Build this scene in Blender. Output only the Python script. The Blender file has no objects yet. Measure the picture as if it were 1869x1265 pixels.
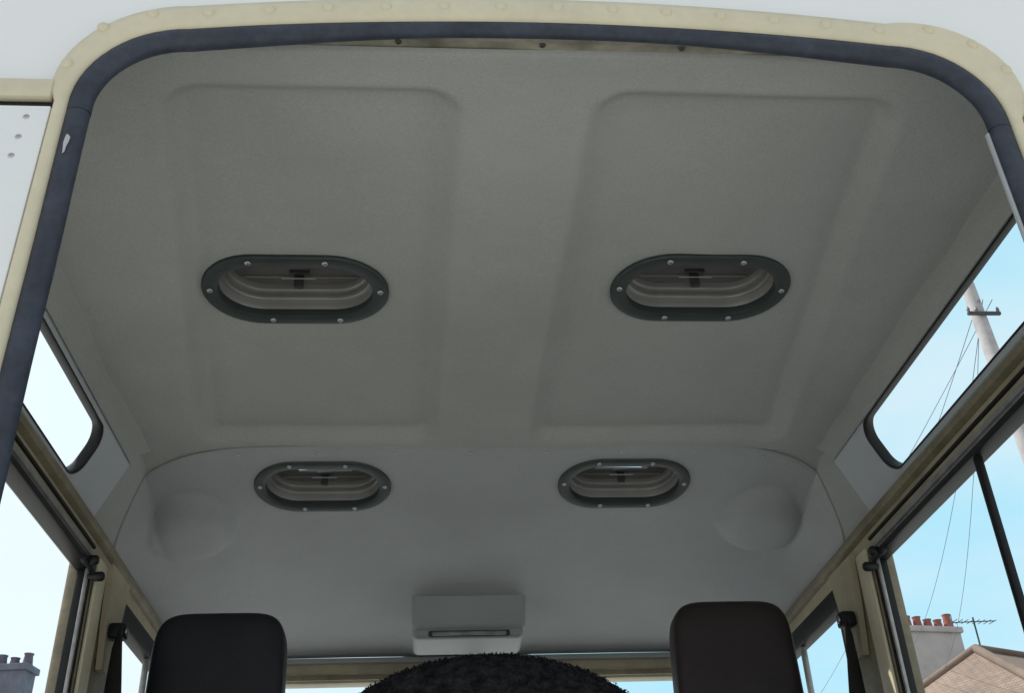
import bpy, bmesh, math, random
from mathutils import Vector, Matrix, noise
random.seed(7)
scene=bpy.context.scene
COL=scene.collection
XC=-0.01
# ---------------------------------------------------------------- materials
def mat(name,col,rough=0.6,metal=0.0,var=0.12,vscale=6.0,bump=0.0,bscale=200.0,spec=0.5,col2=None,detail=6.0,fine=0.0,fscale=300.0):
    m=bpy.data.materials.new(name);m.use_nodes=True
    nt=m.node_tree;n=nt.nodes;l=nt.links
    b=n["Principled BSDF"]
    tc=n.new("ShaderNodeTexCoord")
    nz=n.new("ShaderNodeTexNoise");nz.inputs["Scale"].default_value=vscale;nz.inputs["Detail"].default_value=detail
    nz.inputs["Roughness"].default_value=0.6
    l.new(tc.outputs["Object"],nz.inputs["Vector"])
    r=n.new("ShaderNodeValToRGB")
    r.color_ramp.elements[0].position=0.32;r.color_ramp.elements[1].position=0.68
    c2=col2 if col2 else tuple(min(1,c*(1+var)) for c in col)
    r.color_ramp.elements[0].color=(*[c*(1-var) for c in col],1) if not col2 else (*col,1)
    r.color_ramp.elements[1].color=(*c2,1)
    l.new(nz.outputs["Fac"],r.inputs["Fac"])
    out=r.outputs["Color"]
    if fine>0:
        n2=n.new("ShaderNodeTexNoise");n2.inputs["Scale"].default_value=fscale;n2.inputs["Detail"].default_value=3
        l.new(tc.outputs["Object"],n2.inputs["Vector"])
        mr=n.new("ShaderNodeMapRange");mr.inputs[1].default_value=.3;mr.inputs[2].default_value=.7
        mr.inputs[3].default_value=1-fine;mr.inputs[4].default_value=1+fine
        l.new(n2.outputs["Fac"],mr.inputs[0])
        vm=n.new("ShaderNodeVectorMath");vm.operation='SCALE'
        l.new(out,vm.inputs[0]);l.new(mr.outputs[0],vm.inputs["Scale"])
        out=vm.outputs[0]
    l.new(out,b.inputs["Base Color"])
    b.inputs["Roughness"].default_value=rough;b.inputs["Metallic"].default_value=metal
    b.inputs["Specular IOR Level"].default_value=spec
    if bump>0:
        nb=n.new("ShaderNodeTexNoise");nb.inputs["Scale"].default_value=bscale;nb.inputs["Detail"].default_value=4
        l.new(tc.outputs["Object"],nb.inputs["Vector"])
        bp=n.new("ShaderNodeBump");bp.inputs["Strength"].default_value=bump;bp.inputs["Distance"].default_value=0.002
        l.new(nb.outputs["Fac"],bp.inputs["Height"]);l.new(bp.outputs["Normal"],b.inputs["Normal"])
    return m
M={}
M['fabric']=mat("headliner_fabric",(.325,.330,.318),.9,var=.08,vscale=3,bump=.3,bscale=240,spec=.2,fine=.07,fscale=420)
M['fabric2']=mat("front_headliner_fabric",(.312,.325,.328),.7,var=.08,vscale=4,bump=.25,bscale=240,spec=.35,fine=.06,fscale=420)
M['lining']=mat("side_lining_vinyl",(.39,.415,.44),.6,var=.06,vscale=5,bump=.15,bscale=300,spec=.3)
M['white']=mat("white_paint",(.76,.77,.78),.35,var=.03,vscale=3,spec=.5)
M['cream']=mat("cream_paint",(.58,.53,.39),.42,var=.06,vscale=9,bump=.1,bscale=60,fine=.03,fscale=90)
M['olive']=mat("aged_olive_paint",(.19,.165,.11),.5,var=.3,vscale=14,bump=.2,bscale=80,fine=.1,fscale=120)
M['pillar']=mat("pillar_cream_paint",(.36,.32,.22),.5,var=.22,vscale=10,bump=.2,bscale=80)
M['channel']=mat("shade_toned_cream_channel",(.12,.115,.09),.5,var=.3,vscale=18,col2=(.40,.37,.29))  # dark tone paints the shadow gap behind the seal into the cream
M['seal']=mat("navy_rubber",(.024,.029,.042),.55,var=.35,vscale=22,bump=.3,bscale=90,col2=(.042,.050,.072),fine=.15,fscale=140,spec=.3)
M['black']=mat("black_rubber",(.009,.010,.011),.5,var=.2,vscale=20,spec=.3)
M['ventframe']=mat("vent_frame_plastic",(.028,.036,.034),.5,var=.15,vscale=30,bump=.1,bscale=150,spec=.35)
M['ventwell']=mat("vent_well_metal",(.265,.26,.25),.34,metal=.35,var=.10,vscale=9)
M['flap']=mat("vent_flap_metal",(.13,.125,.12),.5,metal=.2,var=.12,vscale=18)
M['latch']=mat("vent_latch_plastic",(.045,.043,.042),.4,var=.15,vscale=30)
M['steel']=mat("screw_steel",(.42,.43,.45),.35,metal=.9,var=.1,vscale=60)
M['alu']=mat("aluminium_channel",(.36,.36,.35),.45,metal=.6,var=.25,vscale=30,bump=.2,bscale=120)
M['navyvinyl']=mat("black_seat_vinyl",(.012,.013,.018),.55,var=.2,vscale=12,bump=.3,bscale=160,spec=.3)
M['brownvinyl']=mat("dark_brown_seat_vinyl",(.022,.016,.016),.5,var=.2,vscale=12,bump=.3,bscale=160,spec=.3)
M['fleece']=mat("charcoal_fleece",(.010,.010,.013),.95,var=.3,vscale=60,spec=.1,col2=(.055,.055,.062))
M['beige']=mat("lamp_housing_plastic",(.28,.295,.29),.5,var=.05,vscale=8,bump=.1,bscale=200)
M['lens']=mat("lamp_lens_plastic",(.20,.24,.24),.15,var=.3,vscale=40)
M['webbing']=mat("seat_belt_webbing",(.012,.012,.013),.7,var=.2,vscale=90)
M['dash']=mat("black_dash_plastic",(.03,.03,.03),.6,var=.2,vscale=9)
M['floor']=mat("grey_floor_mat",(.30,.29,.27),.8,var=.2,vscale=9)
M['ground']=mat("concrete_driveway",(.50,.49,.47),.85,var=.15,vscale=.8,bump=.5,bscale=12,fine=.1,fscale=8)
M['wood']=mat("weathered_pole_wood",(.34,.33,.34),.8,var=.2,vscale=5,bump=.5,bscale=30)
M['wire']=mat("grey_wire",(.10,.12,.15),.6)
M['iron']=mat("dark_iron",(.04,.04,.045),.6)
M['ceramic']=mat("insulator_ceramic",(.12,.12,.13),.3)
M['render']=mat("pebbledash_wall",(.42,.40,.39),.9,var=.12,vscale=2,bump=.6,bscale=30)
M['brick']=mat("haze_tinted_brick",(.13,.14,.18),.9,var=.2,vscale=3,bump=.6,bscale=20)  # bluish distance haze is mixed into the brick colour
M['pot']=mat("terracotta_pot",(.26,.09,.07),.8,var=.25,vscale=8)
M['darkpot']=mat("dark_chimney_pot",(.10,.09,.12),.8,var=.25,vscale=8)  # dark bluish pot colour
M['glassdark']=mat("house_window_glass",(.05,.06,.07),.08)
M['doorpaint']=mat("green_door_paint",(.05,.12,.08),.4)
def tile_mat(name,c1,c2):
    m=bpy.data.materials.new(name);m.use_nodes=True;nt=m.node_tree;n=nt.nodes;l=nt.links;b=n["Principled BSDF"]
    tc=n.new("ShaderNodeTexCoord");br=n.new("ShaderNodeTexBrick")
    br.inputs["Scale"].default_value=1.0;br.inputs["Brick Width"].default_value=.2;br.inputs["Row Height"].default_value=.11
    br.inputs["Mortar Size"].default_value=.008
    br.inputs["Color1"].default_value=(*c1,1);br.inputs["Color2"].default_value=(*c2,1);br.inputs["Mortar"].default_value=(*[c*.7 for c in c1],1)
    l.new(tc.outputs["UV"],br.inputs["Vector"])
    nz=n.new("ShaderNodeTexNoise");nz.inputs["Scale"].default_value=1.2;nz.inputs["Detail"].default_value=9
    l.new(tc.outputs["Object"],nz.inputs["Vector"])
    rp=n.new("ShaderNodeValToRGB");rp.color_ramp.elements[0].position=.35;rp.color_ramp.elements[0].color=(.5,.5,.5,1);rp.color_ramp.elements[1].position=.65
    l.new(nz.outputs["Fac"],rp.inputs[0])
    mx=n.new("ShaderNodeMixRGB");mx.blend_type='MULTIPLY';mx.inputs[0].default_value=.6
    l.new(br.outputs["Color"],mx.inputs[1]);l.new(rp.outputs[0],mx.inputs[2])
    l.new(mx.outputs[0],b.inputs["Base Color"]);b.inputs["Roughness"].default_value=.9
    bp=n.new("ShaderNodeBump");bp.inputs["Distance"].default_value=.02;l.new(br.outputs["Fac"],bp.inputs["Height"]);bp.invert=True
    l.new(bp.outputs["Normal"],b.inputs["Normal"])
    return m
M['tile']=tile_mat("clay_roof_tile",(.27,.205,.165),(.22,.165,.135))
M['tile2']=tile_mat("grey_slate_tile",(.22,.21,.21),(.17,.16,.17))
# ---------------------------------------------------------------- helpers
def finish(name,bm,m,parent=None,smooth=True,angle=40,recalc=True):
    if recalc: bmesh.ops.recalc_face_normals(bm,faces=bm.faces)
    me=bpy.data.meshes.new(name);bm.to_mesh(me);bm.free()
    me.materials.append(m)
    if smooth:
        for p in me.polygons:p.use_smooth=True
        try: me.set_sharp_from_angle(angle=math.radians(angle))
        except Exception: pass
    o=bpy.data.objects.new(name,me);COL.objects.link(o)
    if parent:o.parent=parent
    return o
def mesh(name,vs,fs,m,parent=None,smooth=True,angle=40,merge=False):
    bm=bmesh.new();V=[bm.verts.new(v) for v in vs]
    for f in fs:
        try:bm.faces.new([V[i] for i in f])
        except ValueError:pass
    if merge:bmesh.ops.remove_doubles(bm,verts=bm.verts,dist=1e-5)
    return finish(name,bm,m,parent,smooth,angle)
def box(name,lo,hi,m,parent=None,bev=.003,seg=2,taper=None):
    bm=bmesh.new();bmesh.ops.create_cube(bm,size=1)
    for v in bm.verts:
        for i in range(3):v.co[i]=lo[i] if v.co[i]<0 else hi[i]
    if taper:taper(bm)
    if bev>0:bmesh.ops.bevel(bm,geom=bm.edges[:]+bm.verts[:],offset=bev,segments=seg,profile=.5,affect='EDGES')
    return finish(name,bm,m,parent)
def empty(name,loc=(0,0,0),parent=None):
    o=bpy.data.objects.new(name,None);o.empty_display_size=.1;COL.objects.link(o);o.location=loc
    if parent:o.parent=parent
    return o
def sweep_tube(name,pts,r,m,parent=None,closed=False,seg=14,rfun=None,flat=1.0):
    pts=[Vector(p) for p in pts];N=len(pts);vs=[];fs=[]
    ref=None
    for i,p in enumerate(pts):
        a=pts[(i-1)%N] if (closed or i>0) else p
        b=pts[(i+1)%N] if (closed or i<N-1) else p
        t=(b-a).normalized()
        if ref is None:
            ref=Vector((0,1,0)) if abs(t.y)<.9 else Vector((0,0,1))
        n1=(ref-t*ref.dot(t)).normalized();ref=n1;n2=t.cross(n1)
        rr=rfun(i) if rfun else r
        for k in range(seg):
            an=2*math.pi*k/seg
            vs.append(p+n1*rr*flat*math.cos(an)+n2*rr*math.sin(an))
    M_=N if closed else N-1
    for i in range(M_):
        j=(i+1)%N
        for k in range(seg):
            k2=(k+1)%seg
            fs.append((i*seg+k,i*seg+k2,j*seg+k2,j*seg+k))
    if not closed:
        fs.append(tuple(range(seg)));fs.append(tuple((N-1)*seg+k for k in range(seg)))
    return mesh(name,vs,fs,m,parent,angle=60)
def dome(name,loc,r,m,parent=None,h=.4,normal=(0,-1,0),slot=True):
    bm=bmesh.new()
    bmesh.ops.create_uvsphere(bm,u_segments=14,v_segments=8,radius=r)
    for v in bm.verts:v.co.z*=h
    bmesh.ops.delete(bm,geom=[v for v in bm.verts if v.co.z<-r*.05],context='VERTS')
    if slot:
        for a in range(2):
            bm2=bmesh.ops.create_cube(bm,size=1)['verts']
            for v in bm2:
                v.co=Vector((v.co.x*r*(1.1 if a else .22),v.co.y*r*(.22 if a else 1.1),v.co.z*r*.06+r*h*1.0))
    q=Vector((0,0,1)).rotation_difference(Vector(normal))
    o=finish(name,bm,m,parent);o.rotation_mode='QUATERNION';o.rotation_quaternion=q;o.location=loc
    return o
def sstep(a,b,x):
    t=max(0,min(1,(x-a)/(b-a)));return t*t*(3-2*t)
def lerp(a,b,t):return a+(b-a)*t
def lin(a,b,n):return [lerp(a,b,i/n) for i in range(n+1)]
# ---------------------------------------------------------------- roof form
ZP=[(-.1,1.921),(0,1.922),(.4,1.925),(.8,1.920),(.9,1.912),(1.0,1.896),(1.34,1.832),(1.62,1.780),(1.8,1.75)]
def Zc(y):
    for (a,za),(b,zb) in zip(ZP,ZP[1:]):
        if y<=b:return lerp(za,zb,(y-a)/(b-a))
    return ZP[-1][1]
def Zg(y):return lerp(1.785,1.772,max(0,min(1,(y-.87)/.7)))
HE=.5645;HG=.6195;UE=HE/HG
def S(x,y):
    u=min(1,abs(x-XC)/HG)
    zc=Zc(y)
    t=max(0,min(1,(u-.62)/(UE-.62)))
    za=zc-(Zc(min(y,.87))-1.904)*t**2.2
    if u>UE:
        e=zc-(Zc(min(y,.87))-1.904)
        za=lerp(e,Zg(y),(u-UE)/(1-UE))
    if y<.87:return za
    zb=zc-(zc-Zg(y))*u**6
    return lerp(za,zb,sstep(.87,1.25,y))
def sdbox(x,y,x0,x1,y0,y1,r):
    cx=(x0+x1)/2;cy=(y0+y1)/2;dx=abs(x-cx)-(x1-x0)/2+r;dy=abs(y-cy)-(y1-y0)/2+r
    return math.hypot(max(dx,0),max(dy,0))+min(max(dx,dy),0)-r
def recess(x,y):
    t=(y-.095)/(.82-.095)
    d1=sdbox(x,y,lerp(-.385,-.475,t),lerp(-.070,-.095,t),.084,.866,.045)
    d2=sdbox(x,y,lerp(.061,.050,t),lerp(.40,.475,t),.084,.866,.045)
    return .019*(sstep(.003,-.027,d1)+sstep(.003,-.027,d2))
VW0,VH0=.2375,.148
VENTS=[(-.2845,.472,1,1.03),(.256,.462,1,1.03),(-.290,.985,2,.975),(.228,.982,2,.975)]
def stad(x,y,cx,cy,w,h):
    r=h/2;dx=max(abs(x-cx)-(w/2-r),0);return math.hypot(dx,y-cy)-r
def in_vent(x,y,ins,rows):
    for cx,cy,row,k in VENTS:
        if row in rows and stad(x,y,cx,cy,VW0*k,VH0*k)<-ins:return True
    return False
# ---------------------------------------------------------------- vehicle
veh=empty("off_road_vehicle",(0,.8,0))
veh["label"]="boxy off-road vehicle, cream trim, rear door opening and grey ceiling"
veh["category"]="car"
VI=Matrix.Translation(-Vector((0,.8,0)))
def P(o):
    o.parent=veh;o.matrix_parent_inverse=VI;return o
def open_path(zb=.78,n_arc=14,n_top=48):
    cl,cr,zc,r=-.327,.335,1.805,.087
    out=[]
    for i in range(10):out.append((cl-r,lerp(zb,zc,i/10),-1,0,0))
    for i in range(n_arc+1):
        a=math.pi-(math.pi/2)*i/n_arc
        out.append((cl+r*math.cos(a),zc+r*math.sin(a),math.cos(a),math.sin(a),i/n_arc))
    for i in range(1,n_top):
        t=i/n_top;x=lerp(cl,cr,t);s=2*t-1
        out.append((x,zc+r+.022*(1-s*s),0,1,1))
    for i in range(n_arc+1):
        a=math.pi/2-(math.pi/2)*i/n_arc
        out.append((cr+r*math.cos(a),zc+r*math.sin(a),math.cos(a),math.sin(a),1-i/n_arc))
    for i in range(1,11):out.append((cr+r,lerp(zc,zb,i/10),1,0,0))
    return out
OP=open_path()
vs=[];fs=[]
def outer_pt(x,z):
    cx,cz=XC,1.35
    d=Vector((x-cx,z-cz))
    hx,hz,r=.675,.665,.13
    lo,hi=.2,4.0
    for _ in range(30):
        k=(lo+hi)/2;q=d*k
        dx=max(abs(q.x)-(hx-r),0);dz=max(q.y-(hz-r),0) if q.y>0 else 0
        inside=(math.hypot(dx,dz)<r) and (q.y>-1.2)
        if inside:lo=k
        else:hi=k
    q=d*lo;return cx+q.x,cz+q.y
for (x,z,nx,nz,w) in OP:
    ox,oz=outer_pt(x,z)
    if z<1.30 and abs(x)>.4: ox=XC+(.675 if x>0 else -.675);oz=z
    vs+= [(x+nx*.004,.010,z+nz*.004),(x+nx*.004,0,z+nz*.004),(ox,0,oz),(ox,.02,oz)]
for i in range(len(OP)-1):
    for k in range(3):fs.append((i*4+k,i*4+k+1,i*4+4+k+1,i*4+4+k))
rear=P(mesh("rear_end_panel",vs,fs,M['white'],angle=30))
vs=[];fs=[];NP=9
for (x,z,nx,nz,w) in OP:
    wd=lerp(.0055,.025,w**.5)
    ex=.016*math.sin(math.pi*w) if (x>.3) else .003*math.sin(math.pi*w)
    wd+=ex
    io=lerp(.0085,.0095,w)
    prof=[(.004,.004),(io-.0015,-.006),(.010,-.0085),(.0125+wd*.1,-.0095),(.012+wd*.6,-.0095),(.012+wd-.0015,-.009),(.012+wd,-.007),(.012+wd+.0004,-.003),(.012+wd+.0008,.001)]
    for o,y in prof:vs.append((x+nx*o,y,z+nz*o))
for i in range(len(OP)-1):
    for k in range(NP-1):fs.append((i*NP+k,i*NP+k+1,i*NP+NP+k+1,i*NP+NP+k))
rim=P(mesh("opening_rim",vs,fs,M['cream'],angle=50))
RX=[-.312,-.257,-.203,-.149,-.094,-.040,.014,.068,.120,.173,.225,.276,.327]
RIV=[(-.4275,1.848),(-.404,1.896),(-.362,1.915)]+[(x,0) for x in RX]+[(.378,1.920),(.417,1.901),(.441,1.867)]
for x,z in RIV:
    if z==0:
        s=(x-.004)/.331;z=1.892+.022*(1-s*s)+.0245
    r=dome("rivet",(x,-.0092,z),.0056,M['cream'],None,.6,(0,-1,0),slot=False)
    r.parent=rim
top=[];rad=[]
sp=[q for q in OP if q[1]>1.797]
sp=[(sp[0][0],1.7975,-1,0,0)]+sp+[(sp[-1][0],1.7975,1,0,0)]
for (x,z,nx,nz,w) in sp:
    u=min(1,abs(x-.004)/.33)
    r=lerp(.0088,.0115,sstep(.25,1,u))
    if w<.5:r=lerp(.0108,r,w*2)
    c=lerp(-.0022,.0118-r,min(1,w*1.5))
    top.append((x+nx*c,.001,z+nz*c));rad.append(r)
seal=P(sweep_tube("door_seal",top,.0135,M['seal'],seg=18,rfun=lambda i:rad[i],flat=.8))
for sx in (0,1):
    x=(-.4118 if sx==0 else .4198)
    t=P(sweep_tube("door_post_tube",[(x+math.sin(i*1.3)*.0003,.001,lerp(.78,1.7968,i/24)) for i in range(25)],.0104,M['seal'],seg=18,flat=.85))
    if sx==0:
        pts=[(0,0),(.5,.1),(1,.4),(.9,1),(.6,1.6),(.5,2.3),(.1,2.6),(-.1,1.8),(-.3,1.1),(-.2,.5)]
        cc=[]
        for a,b2 in pts:
            an=math.radians(262+ a*20);cc.append((x+math.cos(an)*.0107,.001+math.sin(an)*.0107*.87-.0003,1.765-b2*.0085))
        cx=sum(c[0] for c in cc)/len(cc);cy=sum(c[1] for c in cc)/len(cc);cz=sum(c[2] for c in cc)/len(cc)
        vs=[(cx-.0002,cy-.0006,cz)]+cc
        fs=[(0,i+1,(i+1)%len(cc)+1) for i in range(len(cc))]
        ch=mesh("paint_chip",vs,fs,M['lining'],None);ch.parent=t
P(box("post_flange",(.4068,.002,.8),(.4096,.007,1.796),M['lining'],bev=.001))
for s in (-1,1):
    xi=-.434 if s<0 else .446
    xo=XC+s*.677
    lo=min(xi,xo);hi=max(xi,xo)
    P(box("belt_trim",(lo,-.011,1.8065),(hi,-.0005,1.8285),M['cream'],bev=.003))
    xi2=-.4325 if s<0 else .4405
    lo=min(xi2,xo);hi=max(xi2,xo)
    pl=P(box("lower_rear_panel",(lo,-.0075,.55),(hi,-.0005,1.7985),M['white'],bev=.0015))
    P(box("panel_gap_strip",(lo,-.004,1.7988),(hi,-.0006,1.806),M['black'],bev=0.0005))  # black strip drawn for the dark gap under the trim
    for k,(dx,z) in enumerate(((-.018,1.785),(-.020,1.762),(-.0215,1.741),(-.03,1.50),(-.03,1.2))):
        sc=dome("panel_screw",(xi2+(dx if s<0 else -dx),-.0074,z),.0028,M['steel'],None,.45,(0,-1,0));sc.parent=pl
YL=.0325
vs=[];fs=[];n=90
prof=[(.006,.005),(.010,-.001),(.014,-.003),(.018,-.002),(.021,.003),(YL+.004,.005)]
for i in range(n+1):
    x=lerp(XC-HE,XC+HE,i/n)
    wob=.0015*noise.noise(Vector((x*7,0,0)))
    for y,dz in prof:vs.append((x,y+wob,S(x,y)-.001+dz))
for i in range(n):
    for k in range(5):fs.append((i*6+k,i*6+k+1,i*6+6+k+1,i*6+6+k))
chan=P(mesh("rear_channel",vs,fs,M['channel'],angle=20))
for x in (-.138,.002,.140):
    sc=dome("channel_screw",(x,.023,S(x,.02)-.0008),.0034,M['latch'],None,.6,(0,0,-1));sc.parent=chan
def grid(name,xs,ys,zf,m,keep,angle=60):
    nx,ny=len(xs),len(ys);vs=[];fs=[]
    for y in ys:
        for x in xs:vs.append((x,y,zf(x,y)))
    for j in range(ny-1):
        for i in range(nx-1):
            cx=(xs[i]+xs[i+1])/2;cy=(ys[j]+ys[j+1])/2
            if keep(cx,cy):fs.append((j*nx+i,j*nx+i+1,(j+1)*nx+i+1,(j+1)*nx+i))
    bm=bmesh.new();V=[bm.verts.new(v) for v in vs]
    for f in fs:bm.faces.new([V[i] for i in f])
    bmesh.ops.delete(bm,geom=[v for v in bm.verts if not v.link_faces],context='VERTS')
    return P(finish(name,bm,m,None,True,angle))
def zr(x,y):
    z=S(x,y)+recess(x,y)+.0030*noise.noise(Vector((x*4,y*4,3)))+.0008*noise.noise(Vector((x*13,y*13,8)))
    if y<YL+.001:z+=.004
    return z-.0012*sstep(.07,.04,y)*(1+noise.noise(Vector((x*9,0,1))))
xs=lin(XC-HE,XC+HE,230);ys=[YL]+lin(YL+.0025,.885,172)
headl=grid("headliner",xs,ys,zr,M['fabric'],lambda x,y:not in_vent(x,y,.012,(1,)))
def seam(x):
    u=abs(x-XC)
    if u<.34:return .874
    t=(u-.34)/(HG-.34)
    return .874+.155*(1-math.sqrt(max(0,1-min(t,1)**2.2)))
us=[XC+HG*math.copysign(1-(1-abs(a))**1.5,a) for a in lin(-1,1,200)]
for s in (-1,1):
    grid("headliner_shoulder",[u for u in us if (u-XC)*s>.33],lin(.870,1.045,44),lambda x,y:S(x,y)+.0015,M['fabric'],lambda x,y:y<seam(x)+.02 and not in_vent(x,y,.004,(2,)))
nv=170;nu=len(us);vs=[];fs=[]
def bulge(x,y):
    r=0
    for bx,by,sg in ((-.520,1.082,-1),(.488,1.078,1)):
        dx=(x-bx);dy=(y-by)/1.35
        d=math.hypot(dx,dy)/.072
        if d<1:r+=.0195*(1-d**5)*(1-.45*dy/.08-.30*sg*dx/.08)
    return r
def rib(x,y):
    return .006*sstep(.09,.14,abs(x+.03))*sstep(1.02,1.12,y)
for j in range(nv+1):
    for x in us:
        y=lerp(seam(x),1.62,j/nv)
        z=S(x,y)-.0030-bulge(x,y)+rib(x,y)+.0015*noise.noise(Vector((x*5,y*5,9)))*sstep(.9,1.0,y)
        if j==0:z+=.0025
        vs.append((x,y-(0.0 if j else .0006),z))
for j in range(nv):
    for i in range(nu-1):
        a=(j*nu+i,j*nu+i+1,(j+1)*nu+i+1,(j+1)*nu+i)
        cx=(us[i]+us[i+1])/2;cy=sum(vs[k][1] for k in a)/4
        if not in_vent(cx,cy,.012,(2,)):fs.append(a)
front=P(mesh("front_headliner",vs,fs,M['fabric2'],angle=45))
for x in (-.42,-.29,-.166,-.04,.085,.21,.335,.455):
    y=seam(x)+.016
    sc=dome("headliner_screw",(x,y,S(x,y)-.0035),.0034,M['lining'],None,.4,(0,0,-1),slot=False);sc.parent=front
def SP(s,y,t,off):
    a=Vector((XC+s*HE,0,1.904));b=Vector((XC+s*HG,0,1.785))
    d=b-a;nrm=Vector((s*abs(d.z),0,abs(d.x))).normalized()
    p=a+d*t+nrm*off;p.y=y;return p
LEN=math.hypot(HG-HE,.119)
def rrect(y0,y1,t0,t1,r,n=8,m=12):
    H=LEN
    pts=[]
    cs=[(y1-r,t1*H-r,0),(y0+r,t1*H-r,90),(y0+r,t0*H+r,180),(y1-r,t0*H+r,270)]
    for k,(cy,ct,a0) in enumerate(cs):
        for i in range(n+1):
            a=math.radians(a0+90*i/n);pts.append((cy+r*math.cos(a),ct+r*math.sin(a)))
        ny,nt_,na=cs[(k+1)%4]
        a=math.radians(na);e=(ny+r*math.cos(a),nt_+r*math.sin(a));s0=pts[-1]
        for i in range(1,m):pts.append((lerp(s0[0],e[0],i/m),lerp(s0[1],e[1],i/m)))
    return [(p[0],p[1]/H) for p in pts]
def ring_faces(N,a,b):return [(a+i,a+(i+1)%N,b+(i+1)%N,b+i) for i in range(N)]
WY0,WY1=.10,.756
for s in (-1,1):
    WT0,WT1=(.18,.87) if s>0 else (.23,.87)
    hole=rrect(WY0,WY1,WT0,WT1,.032)
    outer=rrect(.012,.874,0.0,1.0,.0015)
    N=len(hole)
    def scl(a,b,off):return [SP(s,(WY0+WY1)/2+(y-(WY0+WY1)/2)*a,(WT0+WT1)/2+(t-(WT0+WT1)/2)*b,off) for y,t in hole]
    vs=[SP(s,y,t,0) for y,t in outer]+scl(1.07,1.24,0)+scl(1.03,1.11,.0006)+[SP(s,y,t,.0025) for y,t in hole]+[SP(s,y,t,.010) for y,t in hole]
    fs=[]
    for k in range(4):fs+=ring_faces(N,k*N,(k+1)*N)
    lining=P(mesh("side_lining",vs,fs,M['lining'],angle=50))
    vs=[SP(s,y,t,.016) for y,t in outer]+[SP(s,y,t,.016) for y,t in hole]
    P(mesh("roof_side_skin",vs,ring_faces(N,0,N),M['white']))
    def hs(sc,off):
        out=[]
        cy=(WY0+WY1)/2;ct=(WT0+WT1)/2
        for y,t in hole:
            L=Vector((y-cy,(t-ct)*LEN))
            hy=(WY1-WY0)/2;hh=(WT1-WT0)/2*LEN
            out.append(SP(s,cy+L.x*(1-sc/hy),ct+L.y*(1-sc/hh)/LEN,off))
        return out
    rings=[hs(-.0015,.003),hs(-.001,.0010),hs(.0012,.0008),hs(.0022,.003),hs(.0022,.015),hs(.001,.019),hs(-.005,.019),hs(-.005,.0165)]
    vs=[];fs=[]
    for k,r_ in enumerate(rings):
        vs+=r_
        if k:fs+=ring_faces(N,(k-1)*N,k*N)
    aw=P(mesh("roof_side_window",vs,fs,M['black'],angle=35))
    for y in (.18,.34,.50,.66,.80):
        p=SP(s,y,.06,-.0005);nn=(SP(s,y,.06,-1)-SP(s,y,.06,0))
        sc=dome("lining_screw",p,.0020,M['steel'],None,.4,nn);sc.parent=lining
    prof=[(-.020,.0006),(-.012,-.0018),(-.005,-.0048),(0,-.0095),(.0035,-.0160),(.0060,-.0225),(.0078,-.0165)]
    vs=[];fs=[];yy=lin(.040,.8735,40)
    for y in yy:
        for dx,dz in prof:
            xx=XC+s*(HE+dx);base=S(xx,y) if dx<0 else 1.904
            vs.append((xx,y,base+dz))
    K=len(prof)
    for i in range(len(yy)-1):
        for k in range(K-1):fs.append((i*K+k,i*K+k+1,(i+1)*K+k+1,(i+1)*K+k))
    P(mesh("headliner_edge_roll",vs,fs,M['fabric'],angle=75))
xs2=lin(XC-.584,XC+.584,148);ys2=lin(0.0,1.68,210)
def ztop(x,y):
    u=(x-XC)/.584;return Zc(y)+.066-.056*abs(u)**5
grid("roof_skin",xs2,ys2,ztop,M['white'],lambda x,y:not in_vent(x,y-.0,.018,(1,2)))
for s in (-1,1):
    vs=[];fs=[];yy=lin(.874,1.68,30)
    for y in yy:
        vs+=[(XC+s*.584,y,ztop(XC+s*.584,y)),(XC+s*.645,y,1.795-.02*(y-.87))]
    for i in range(len(yy)-1):fs.append((2*i,2*i+1,2*i+3,2*i+2))
    P(mesh("roof_front_side_skin",vs,fs,M['white']))
    vs=[];fs=[]
    yy=lin(0,.874,10)
    for y in yy:
        a=SP(s,y,0,.016);vs+=[tuple(a),(XC+s*.583,y,ztop(XC+s*.583,y)+.001)]
    for i in range(len(yy)-1):fs.append((2*i,2*i+1,2*i+3,2*i+2))
    P(mesh("roof_shoulder_joint",vs,fs,M['white']))
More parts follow.
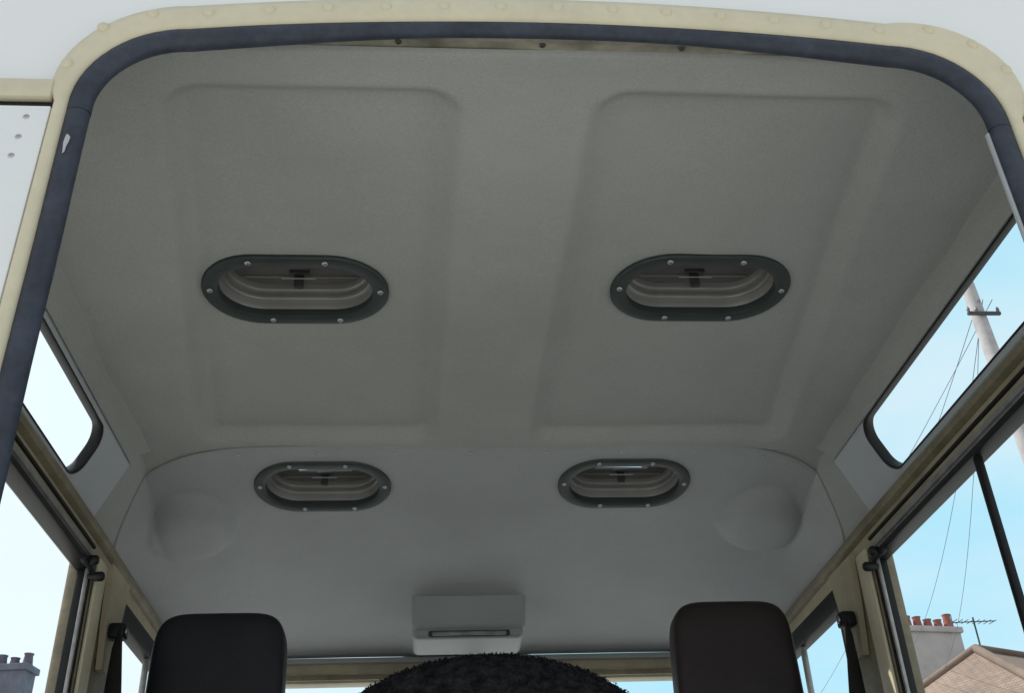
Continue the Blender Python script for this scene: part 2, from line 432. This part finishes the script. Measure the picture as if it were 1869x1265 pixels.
# ---------------------------------------------------------------- roof vents
def stadium(w,h,n=20,m=8):
    r=h/2;c=w/2-r;pts=[]
    for i in range(n+1):
        a=-math.pi/2+math.pi*i/n;pts.append((c+r*math.cos(a),r*math.sin(a)))
    for i in range(1,m):pts.append((lerp(c,-c,i/m),r))
    for i in range(n+1):
        a=math.pi/2+math.pi*i/n;pts.append((-c+r*math.cos(a),r*math.sin(a)))
    for i in range(1,m):pts.append((lerp(-c,c,i/m),-r))
    return pts
def stack(name,prof,w,h,m,parent,angle=25):
    vs=[];fs=[];N=None
    for k,(ins,z) in enumerate(prof):
        pts=stadium(w-2*ins,h-2*ins);N=len(pts)
        vs+=[(a,b,z) for a,b in pts]
        if k:fs+=ring_faces(N,(k-1)*N,k*N)
    return mesh(name,vs,fs,m,parent,angle=angle)
def make_vent(cx,cy,row,k):
    VW,VH=VW0,VH0
    z=S(cx,cy)+(recess(cx,cy) if row==1 else -.0030+rib(cx,cy))
    well=stack("roof_vent",[(.016,-.002),(.0200,.002),(.0206,.0165),(.0212,.0180),(.0250,.0184),(.0262,.0196),(.0264,.0270),(.0252,.0282),(.0256,.0294),(.0295,.0298),(.0305,.0310),(.0307,.0400)],VW,VH,M['ventwell'],None,angle=60)
    P(well);well.location=(cx,cy,z);well.rotation_euler=(0 if row==1 else -math.atan(.19),0,0);well.scale=(k,k,k)
    well["label"]="oval roof ventilator with stepped metal throat"
    fr=stack("vent_frame",[(.0,.002),(.0003,-.003),(.002,-.0050),(.004,-.0054),(.0185,-.0054),(.0200,-.0046),(.0206,-.003),(.0206,.006)],VW,VH,M['ventframe'],well,angle=30)
    a,b=VW/2,VH/2
    for sx,sy in ((-a+.0110,-.004),(a-.0110,-.002),(-.052,-b+.0110),(.042,-b+.0110),(-.036,b-.0110),(.052,b-.0110)):
        dome("vent_screw",(sx,sy,-.0054),.0040,M['steel'],well,.5,(0,0,-1))
    W,H=VW/2-.026,VH/2-.026
    z0,z1=.0402,.0430
    if row==1:box("vent_flap",(-W,-H,z0),(W,H,z1),M['flap'],well,bev=.0006,seg=1)
    else:
        vs=[];fs=[]
        X=[-W,-.046,.048,W];Y=[-H,.0035,.0130,H]
        for zz in (z0,z1):
            for yv in Y:
                for xv in X:vs.append((xv,yv,zz))
        for L in (0,16):
            for j in range(3):
                for i in range(3):
                    if not(i==1 and j==1):fs.append((L+j*4+i,L+j*4+i+1,L+j*4+i+5,L+j*4+i+4))
        for a_,b_ in ((5,6),(6,10),(10,9),(9,5)):fs.append((a_,b_,b_+16,a_+16))
        mesh("vent_flap",vs,fs,M['flap'],well,False)
    box("vent_rib",(-W*.8,.024,.0370),(W*.8,.0265,.0400),M['ventwell'],well,bev=.0006)
    lv=box("vent_lever",(-.0065,.015,.015),(.0065,.021,.0401),M['latch'],well,bev=.0018)
    sweep_tube("vent_rod",[(-.022,.013,.027),(.022,.013,.027)],.0011,M['steel'],well,seg=8)
    box("vent_bracket",(-.013,.0115,.0345),(.014,.0145,.0400),M['latch'],well,bev=.001)
    return well
for c in VENTS:make_vent(*c)
# ---------------------------------------------------------------- gutter rails and windows
def extr(name,prof,y0,y1,m,s,n=1,angle=35,zf=None):
    vs=[];fs=[];K=len(prof);ys=lin(y0,y1,n)
    for y in ys:
        for x,z in prof:vs.append((XC+s*x,y,z+(zf(y) if zf else 0)))
    for i in range(n):
        for k in range(K):
            k2=(k+1)%K;fs.append((i*K+k,i*K+k2,(i+1)*K+k2,(i+1)*K+k))
    fs.append(tuple(range(K)));fs.append(tuple(n*K+k for k in range(K)))
    return P(mesh(name,vs,fs,m,angle=angle))
drop=lambda y:Zg(y)-1.785
for s in (-1,1):
    extr("gutter_rail",[(.622,1.789),(.611,1.787),(.604,1.781),(.602,1.774),(.604,1.767),(.612,1.763),(.640,1.762),(.640,1.789)],.012,1.62,M['olive'],s,20,zf=drop)
    extr("cant_rail",[(.613,1.7635),(.611,1.760),(.611,1.739),(.614,1.737),(.640,1.737),(.640,1.7635)],.012,1.62,M['pillar'],s,20,zf=drop)
    extr("rail_step",[(.6105,1.752),(.607,1.751),(.607,1.747),(.6105,1.746)],.03,.885,M['black'],s,20,zf=drop)
    extr("aluminium_channel",[(.606,1.7365),(.605,1.734),(.605,1.728),(.609,1.727),(.609,1.722),(.640,1.722),(.640,1.7365)],.03,.885,M['alu'],s,2)
    extr("gutter_lip",[(.640,1.783),(.668,1.783),(.668,1.80),(.664,1.80),(.664,1.788),(.640,1.788)],0,1.68,M['cream'],s,2)
    fr=P(box("side_window",(min(XC+s*.604,XC+s*.630),.035,1.711),(max(XC+s*.604,XC+s*.630),.885,1.7215),M['black'],bev=.002))
    fr["label"]="sliding side window in a black channel"
    def bb(name,x0,x1,y0,y1,z0,z1,m,par,bev=.002):
        o=box(name,(min(XC+s*x0,XC+s*x1),y0,z0),(max(XC+s*x0,XC+s*x1),y1,z1),m,None,bev=bev)
        if par:o.parent=par
        else:P(o)
        return o
    bb("window_channel",.604,.630,.035,.885,1.255,1.268,M['black'],fr)
    bb("window_channel",.606,.626,.875,.885,1.268,1.711,M['black'],fr)
    bb("window_channel",.606,.626,.035,.050,1.268,1.711,M['black'],fr)
    bb("window_edge",.6065,.612,.869,.8745,1.268,1.710,M['alu'],fr,.001)
    bb("window_divider",.606,.616,.504,.513,1.268,1.711,M['black'],fr)
    bb("window_divider",.618,.628,.528,.535,1.268,1.711,M['alu'],fr)
    for k in range(7):
        yk=.10+k*.115
        sc=dome("channel_screw",(XC+s*.611,yk,1.757),.0024,M['steel'],None,.4,(-s,0,0));sc.parent=fr
    for (yk,zk,xk) in ((.842,1.712,.596),(.868,1.696,.592)):
        kn=sweep_tube("latch_knob",[(XC+s*(xk-.010),yk,zk),(XC+s*(xk-.007),yk,zk),(XC+s*xk,yk,zk),(XC+s*(xk+.014),yk,zk)],.009,M['black'],None,seg=12,rfun=lambda i:(.005,.0075,.0075,.004)[i]);kn.parent=fr
    lt=bb("window_latch",.597,.606,.82,.872,1.704,1.713,M['black'],fr)
    bb("rear_pillar",.600,.645,.002,.034,1.25,1.762,M['pillar'],None)
    pil=bb("door_pillar",.604,.645,.8865,1.065,.60,1.7365,M['olive'],None,.006)
    pil["label"]="aged olive painted door pillar"
    bb("pillar_facing",.598,.6035,.888,.932,1.20,1.734,M['cream'],None,.002)
    vs=[(XC+s*.592,.940,1.742),(XC+s*.592,1.045,1.742),(XC+s*.592,1.025,1.66),(XC+s*.592,.995,1.585),(XC+s*.592,.965,1.585),(XC+s*.592,.950,1.66)]
    vs+=[(v[0]+s*.010,v[1],v[2]) for v in vs]
    g=mesh("pillar_gusset",vs,[tuple(range(6)),tuple(range(6,12))]+[(i,(i+1)%6,6+(i+1)%6,6+i) for i in range(6)],M['pillar'],None,False);P(g)
    sb=P(box("seat_belt",(min(XC+s*.566,XC+s*.5915),.958,1.632),(max(XC+s*.566,XC+s*.5915),.986,1.656),M['black'],bev=.005))
    sb["label"]="black shoulder belt hanging from its pillar anchor"
    vs=[];fs=[]
    ln=[(.574,.960,1.648),(.573,.956,1.62),(.570,.958,1.56),(.567,.962,1.50),(.562,.975,1.42),(.556,.99,1.30),(.548,1.01,1.1)]
    for i,(x,y,z) in enumerate(ln):
        tw=math.radians(lerp(70,25,min(1,i/3)))
        hx=.020*math.cos(tw)*(.6 if i==0 else 1);hy=.020*math.sin(tw)*(.6 if i==0 else 1)
        vs+=[(XC+s*(x-hx),y-hy,z),(XC+s*(x+hx),y+hy,z),(XC+s*(x+hx),y+hy+.002,z),(XC+s*(x-hx),y-hy+.002,z)]
    for i in range(len(ln)-1):
        for k in range(4):fs.append((i*4+k,i*4+(k+1)%4,i*4+4+(k+1)%4,i*4+4+k))
    wv=mesh("belt_webbing",vs,fs,M['webbing'],None);wv.parent=sb
    b2=dome("belt_bolt",(XC+s*.566,.972,1.644),.006,M['steel'],None,.4,(-s,0,0));b2.parent=sb
    fd=P(box("front_door_window",(min(XC+s*.610,XC+s*.634),1.068,1.698),(max(XC+s*.610,XC+s*.634),1.57,1.735),M['black'],bev=.003))
    bb("window_channel",.610,.634,1.068,1.084,1.25,1.697,M['black'],fd)
    bb("window_channel",.610,.634,1.548,1.57,1.25,1.697,M['black'],fd)
    bb("window_divider",.612,.622,1.30,1.312,1.25,1.697,M['alu'],fd)
    bb("windscreen_pillar",.575,.640,1.571,1.635,1.20,1.772,M['pillar'],None,.006)
    bb("body_side",.606,.675,.0215,2.55,.50,1.248,M['white'],None,.01)
    bb("wheel_arch_box",.33,.604,.05,.85,.62,.90,M['floor'],None,.02)
hd=P(box("windscreen_frame",(XC-.575,1.612,1.726),(XC+.575,1.650,1.7765),M['pillar'],bev=.005))
o=box("header_trim",(XC-.575,1.604,1.731),(XC+.575,1.6115,1.742),M['olive'],None,bev=.002);o.parent=hd
o=box("header_trim",(XC-.575,1.598,1.7655),(XC+.575,1.6115,1.7765),M['beige'],None,bev=.002);o.parent=hd
o=box("centre_bar",(XC-.015,1.620,1.25),(XC+.015,1.645,1.7255),M['black'],None,bev=.003);o.parent=hd
o=dome("header_bolt",(.10,1.604,1.76),.004,M['steel'],None,.5,(0,-1,0));o.parent=hd
P(box("dashboard",(XC-.60,1.50,.95),(XC+.60,1.70,1.20),M['dash'],bev=.03,seg=4))
P(box("bulkhead",(XC-.604,1.70,.45),(XC+.604,1.74,1.248),M['dash'],bev=.005))
P(box("bonnet",(XC-.60,1.741,1.10),(XC+.60,2.60,1.20),M['white'],bev=.03,seg=4))
P(box("floor_pan",(XC-.604,.012,.56),(XC+.604,1.70,.615),M['floor'],bev=.004))
P(box("rear_sill",(XC-.66,-.02,.50),(XC+.66,.011,.775),M['cream'],bev=.008))
# ---------------------------------------------------------------- interior lamp console
def tap(bm):
    for v in bm.verts:
        if v.co.z<1.80:
            v.co.x=-.032+(v.co.x+.032)*.98
            if v.co.y<1.40:v.co.y+=.020
lampb=P(box("interior_lamp",(-.145,1.352,1.7615),(.083,1.47,1.842),M['beige'],bev=.013,seg=4,taper=tap))
lampb["label"]="pale grey ceiling lamp housing with a slim lens"
base=box("lamp_base",(-.143,1.376,1.748),(.077,1.50,1.776),M['beige'],None,bev=.012,seg=5);base.parent=lampb
ln_=box("lamp_lens",(-.104,1.3705,1.7525),(.042,1.383,1.7600),M['lens'],None,bev=.003,seg=3);ln_.parent=lampb
o=box("lamp_surround",(-.112,1.3735,1.7505),(.050,1.387,1.7635),M['dash'],None,bev=.005,seg=3);o.parent=lampb
# ---------------------------------------------------------------- seats
def pad(name,lo,hi,m,par,n=.22,pinch=1.0,e2=.5):
    cx,cy,cz=[(lo[i]+hi[i])/2 for i in range(3)];hx,hy,hz=[(hi[i]-lo[i])/2 for i in range(3)]
    def sp(c,e):return math.copysign(abs(c)**e,c)
    vs=[];fs=[];NU=72;NV=26
    for j in range(NV+1):
        v=-math.pi/2+math.pi*j/NV
        for i in range(NU):
            u=2*math.pi*i/NU
            x=sp(math.cos(v),e2)*sp(math.cos(u),n);z=sp(math.cos(v),e2)*sp(math.sin(u),n);y=sp(math.sin(v),e2)
            k=lerp(pinch,1,(z+1)/2)
            vs.append((cx+hx*x*k,cy+hy*y,cz+hz*z))
    for j in range(NV):
        for i in range(NU):
            fs.append((j*NU+i,j*NU+(i+1)%NU,(j+1)*NU+(i+1)%NU,(j+1)*NU+i))
    return mesh(name,vs,fs,m,par,angle=80,merge=True)
for cx,mm,pn,hw in ((-.450,M['navyvinyl'],1.03,.106),(.403,M['brownvinyl'],1.06,.101)):
    back=P(pad("front_seat",(cx-.20,1.07,.86),(cx+.20,1.19,1.47),mm,None,.35))
    back["label"]="dark vinyl front seat with a tall headrest"
    pad("headrest",(cx-hw,1.045,1.45),(cx+hw,1.115,1.701 if cx<0 else 1.708),mm,back,.36,pinch=pn,e2=.32)
    pad("seat_cushion",(cx-.20,1.12,.74),(cx+.20,1.50,.87),mm,back,.4)
    sweep_tube("headrest_post",[(cx-.05,1.09,1.40),(cx-.05,1.09,1.48)],.006,M['steel'],back)
    sweep_tube("headrest_post",[(cx+.05,1.09,1.40),(cx+.05,1.09,1.48)],.006,M['steel'],back)
P(box("centre_locker",(-.20,1.0,.615),(.18,1.30,1.30),M['dash'],bev=.02,seg=3))
bm=bmesh.new()
bmesh.ops.create_icosphere(bm,subdivisions=6,radius=1)
R3=Vector((.292,.12,.184))
for v in bm.verts:
    n=v.co.normalized()
    d=1+.020*noise.noise(n*24)+.018*noise.noise(n*60)
    v.co=Vector((n.x*R3.x,n.y*R3.y,n.z*R3.z))*d
base_pts=[(v.co.copy(),v.normal.copy()) for v in bm.verts if v.co.z>.04 and v.co.y<.08]
for i in range(11000):
    co,nm=random.choice(base_pts)
    nm=Vector((co.x/R3.x**2,co.y/R3.y**2,co.z/R3.z**2)).normalized()
    nm=(nm+Vector((random.uniform(-1,1),random.uniform(-1,1),random.uniform(-1,1)))*1.1).normalized()
    t=nm.orthogonal().normalized()
    t.rotate(Matrix.Rotation(random.uniform(0,6.28),3,nm))
    L=random.uniform(.0015,.0034);w=.0014
    p=co+Vector((random.uniform(-1,1),random.uniform(-1,1),random.uniform(-1,1)))*.002
    q=p+nm*L+t*L*.5
    e=p+nm*L*.8+t*L*1.1
    s_=t.cross(nm)*w
    a=[bm.verts.new(c) for c in (p-s_,p+s_,q+s_*.9,q-s_*.9,e)]
    bm.faces.new(a[:4]);bm.faces.new((a[3],a[2],a[4]))
fle=finish("fleece_cushion",bm,M['fleece'],None,True,80,recalc=False)
fle.location=(-.006,1.12,1.452)
fle["label"]="charcoal curly fleece cushion standing between the front seats"
fle["category"]="cushion"
# ---------------------------------------------------------------- surroundings
g=mesh("ground",[(-400,-400,0),(400,-400,0),(400,400,0),(-400,400,0)],[(0,1,2,3)],M['ground'],None,False)
g["kind"]="structure"
def uvroof(o):
    me=o.data;uv=me.uv_layers.new(name="UVMap")
    for p in me.polygons:
        n=p.normal;h=Vector((n.y,-n.x,0))
        h=h.normalized() if h.length>1e-4 else Vector((1,0,0))
        u2=n.cross(h)
        for li in p.loop_indices:
            c=me.vertices[me.loops[li].vertex_index].co
            uv.data[li].uv=(c.dot(h),c.dot(u2))
def house(loc,rot,w,d,eave,ridge,rl,tile,label,chims,walls=None,cm=None,pm=None):
    walls=walls or M['render'];cm=cm or M['render'];pm=pm or M['pot']
    H=box("pebbledash_house",(-w/2,-d/2,0),(w/2,d/2,eave),walls,None,bev=.02)
    H.location=loc;H.rotation_euler=(0,0,rot)
    H["label"]=label;H["category"]="house";H["group"]="houses in the street behind"
    o_=.4
    vs=[(-w/2-o_,-d/2-o_,eave-.1),(w/2+o_,-d/2-o_,eave-.1),(w/2+o_,d/2+o_,eave-.1),(-w/2-o_,d/2+o_,eave-.1),(-rl/2,0,ridge),(rl/2,0,ridge)]
    rf=mesh("roof",vs,[(0,1,5,4),(1,2,5),(2,3,4,5),(3,0,4),(0,3,2,1)],tile,H,False);uvroof(rf)
    for a,b,c in ((vs[0],vs[4],0),(vs[1],vs[5],0),(vs[2],vs[5],0),(vs[3],vs[4],0),(vs[4],vs[5],0)):
        pts=[Vector(a).lerp(Vector(b),i/12)+Vector((0,0,.03)) for i in range(13)]
        sweep_tube("ridge_tile",pts,.10,tile,rf,seg=8)
    for (cx,cy,cw,cd,z0,z1,np_) in chims:
        ch=box("chimney",(cx-cw/2,cy-cd/2,z0),(cx+cw/2,cy+cd/2,z1-.22),cm,rf,bev=.01)
        cp=box("chimney_cap",(cx-cw/2-.07,cy-cd/2-.07,z1-.218),(cx+cw/2+.07,cy+cd/2+.07,z1-.05),cm,rf,bev=.02)
        for i in range(np_):
            px=cx-cw/2+.13+(cw-.26)*i/max(1,np_-1)
            hh=.28+random.uniform(-.12,.14)
            sweep_tube("chimney_pot",[(px,cy,z1-.06),(px,cy,z1+.02),(px,cy,z1+hh*.8),(px,cy,z1+hh)],.12,pm,rf,seg=12,rfun=lambda k:(.15,.13,.105,.13)[k])
    for fx in (-w*.28,w*.28):
        for fz in ([1.0] if eave<4 else [1.0,eave-1.8]):
            wd=box("window",(fx-.6,-d/2-.03,fz),(fx+.6,-d/2+.02,fz+1.2),M['glassdark'],H,bev=.005)
            for bx in (-.6,0,.6):box("window_frame",(fx+bx-.035,-d/2-.06,fz-.03),(fx+bx+.035,-d/2-.032,fz+1.23),M['white'],H,bev=.004)
    dr=box("door",(-.45,-d/2-.05,0),(.45,-d/2-.01,2.05),M['doorpaint'],H,bev=.01)
    return H
house((13.25,23.2,0),math.radians(25),8,8.5,5.0,7.72,2.4,M['tile'],"house with hipped brown tiled roof",[])
house((18.2,20.5,0),math.radians(-25),9,8,5.4,8.9,4.5,M['tile'],"house with broad brown tiled roof",[])
house((14.2,30.2,0),math.radians(8),9,7.5,5.6,8.4,5,M['tile2'],"grey roofed house with tall pale chimney stack",[(-.30,-1.2,1.9,.6,7.2,10.15,6)])
house((-12.0,29.0,0),math.radians(-8),9,7.5,5.2,7.8,5,M['tile2'],"hazy house with chimney pots over its ridge",[(1.0,-.8,1.3,.6,6.9,9.3,4)],cm=M['brick'],pm=M['darkpot'])
def aerial(name,loc,h,rot,label):
    o=sweep_tube(name,[(0,0,0),(0,0,h)],.026,M['iron'],None,seg=8);o.location=loc;o.rotation_euler=(0,0,rot)
    o["label"]=label;o["category"]="aerial"
    sweep_tube("aerial_boom",[(-.7,0,h*.93),(.7,0,h*.96)],.016,M['iron'],o,seg=6)
    for i in range(8):
        x=-.65+i*.18;sweep_tube("aerial_element",[(x,-.2,h*.945),(x,.2,h*.945)],.011,M['iron'],o,seg=6)
    sweep_tube("aerial_reflector",[(-.7,0,h*.93-.25),(-.7,0,h*.93+.25)],.014,M['iron'],o,seg=6)
    return o
aerial("television_aerial",(12.95,29.3,7.6),5.6,.5,"television aerial on a tall mast above the roof")
aerial("television_aerial",(15.9,29.5,8.2),2.4,.1,"television aerial standing beside the chimney")
def pole(loc,h,lean,label,r=.115,armw=.2,off=.62,arms=True):
    top=Vector((lean[0],lean[1],h))
    o=sweep_tube("telegraph_pole",[top*(i/10) for i in range(11)],r,M['wood'],None,seg=16,rfun=lambda i:lerp(r*1.3,r*.85,i/10))
    o.location=loc;o["label"]=label;o["category"]="utility pole"
    if not arms:return o
    z=h-off;c=top*(z/h)
    arm=box("crossarm",(c.x-armw,c.y-.14,z-.02),(c.x+armw,c.y-.10,z+.02),M['iron'],o,bev=.006)
    for dx in (-.9,-.4,.9):
        dx*=armw
        sweep_tube("insulator",[(c.x+dx,c.y-.12,z+.02),(c.x+dx,c.y-.12,z+.04),(c.x+dx,c.y-.12,z+.07),(c.x+dx,c.y-.12,z+.09)],.03,M['ceramic'],o,seg=10,rfun=lambda i:(.010,.020,.018,.008)[i])
    return o
pole((6.50,9.2,0),8.85,(-.16,.3),"weathered wooden telegraph pole with insulators and drop wires",.095,off=.95)
pole((-4.2,11.5,0),7.3,(0,0),"slim weathered telegraph pole beyond the window",.05,arms=False)
def wire(a,b,sag,label):
    a=Vector(a);b=Vector(b);pts=[]
    for i in range(25):
        t=i/24;p=a.lerp(b,t);p.z-=sag*4*t*(1-t);pts.append(p)
    o=sweep_tube("overhead_wire",pts,.0042,M['wire'],None,seg=6)
    o["label"]=label;o["category"]="wire";o["group"]="overhead telephone wires"
T=Vector((6.37,9.35,8.1))
for b,sg in (((12.0,27.2,8.4),.9),((13.2,27.5,8.2),1.0),((7.5,40,7.6),1.2),((9.5,33,7.6),1.3)):
    wire(T+Vector((random.uniform(-.2,.2),0,0)),b,sg,"thin grey telephone wire sagging from the pole")
# ---------------------------------------------------------------- light
EL=math.radians(50);AZ=math.radians(-72)
d=Vector((math.sin(AZ)*math.cos(EL),math.cos(AZ)*math.cos(EL),math.sin(EL)))
sd=bpy.data.lights.new("sun",'SUN');sd.energy=5.0;sd.angle=math.radians(.5);sd.color=(1,.95,.87)
so=bpy.data.objects.new("sun",sd);COL.objects.link(so);so.rotation_mode='QUATERNION';so.rotation_quaternion=d.to_track_quat('Z','Y')
w=bpy.data.worlds.new("World");scene.world=w;w.use_nodes=True
nt=w.node_tree;n=nt.nodes;l=nt.links
bg=n["Background"];sk=n.new("ShaderNodeTexSky");sk.sky_type='NISHITA';sk.sun_disc=False
sk.sun_elevation=EL;sk.sun_rotation=AZ;sk.air_density=1.0;sk.dust_density=2.5;sk.ozone_density=.6
tc=n.new("ShaderNodeTexCoord")
v1=n.new("ShaderNodeMixRGB");v1.inputs[0].default_value=.72;v1.inputs[2].default_value=(3.5,7.0,8.3,1)
l.new(sk.outputs[0],v1.inputs[1])
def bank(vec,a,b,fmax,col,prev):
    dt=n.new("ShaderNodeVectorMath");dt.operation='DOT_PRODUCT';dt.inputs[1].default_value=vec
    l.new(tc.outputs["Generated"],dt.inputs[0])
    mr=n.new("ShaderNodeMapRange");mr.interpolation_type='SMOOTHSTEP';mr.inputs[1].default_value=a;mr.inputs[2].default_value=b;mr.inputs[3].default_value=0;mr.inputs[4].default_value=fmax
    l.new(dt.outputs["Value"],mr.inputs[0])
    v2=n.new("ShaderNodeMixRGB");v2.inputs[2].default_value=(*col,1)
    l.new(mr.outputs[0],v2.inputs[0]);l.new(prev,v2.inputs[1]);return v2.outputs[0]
o1=bank((math.sin(AZ),math.cos(AZ),0),.10,.6,.90,(6.5,7.3,7.7),v1.outputs[0])
o2=bank((0,-1,.25),-.10,.5,.85,(4.7,4.7,4.9),o1)  # unseen white bank added behind the camera to light rear panel and ceiling
mp=n.new("ShaderNodeMapping");mp.inputs["Scale"].default_value=(1,1,2.2)
nz=n.new("ShaderNodeTexNoise");nz.inputs["Scale"].default_value=3.2;nz.inputs["Detail"].default_value=6;nz.inputs["Roughness"].default_value=.5
l.new(tc.outputs["Generated"],mp.inputs[0]);l.new(mp.outputs[0],nz.inputs["Vector"])
rp=n.new("ShaderNodeValToRGB");rp.color_ramp.elements[0].position=.42;rp.color_ramp.elements[0].color=(0,0,0,1)
rp.color_ramp.elements[1].position=.70;rp.color_ramp.elements[1].color=(.65,.65,.65,1)
l.new(nz.outputs["Fac"],rp.inputs[0])
mx=n.new("ShaderNodeMixRGB");mx.inputs[2].default_value=(5.8,6.5,6.8,1)
l.new(rp.outputs[0],mx.inputs[0]);l.new(o2,mx.inputs[1])
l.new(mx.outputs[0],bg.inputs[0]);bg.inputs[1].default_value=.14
# ---------------------------------------------------------------- camera
f=1950.;p=math.radians(32);psi=math.radians(5);rho=math.radians(2.5)
F=Vector((math.sin(psi)*math.cos(p),math.cos(psi)*math.cos(p),math.sin(p)))
R0=Vector((math.cos(psi),-math.sin(psi),0));U0=R0.cross(F)
R=R0*math.cos(rho)-U0*math.sin(rho);U=U0*math.cos(rho)+R0*math.sin(rho)
cd=bpy.data.cameras.new("camera");cam=bpy.data.objects.new("camera",cd);COL.objects.link(cam)
cam.matrix_world=Matrix(((R.x,U.x,-F.x,-.104),(R.y,U.y,-F.y,-.70),(R.z,U.z,-F.z,1.12),(0,0,0,1)))
cd.sensor_width=36;cd.lens=36*f/1869;cd.clip_start=.02;cd.clip_end=2000
scene.camera=cam
scene.view_settings.view_transform='Standard';scene.view_settings.look='None';scene.view_settings.exposure=0
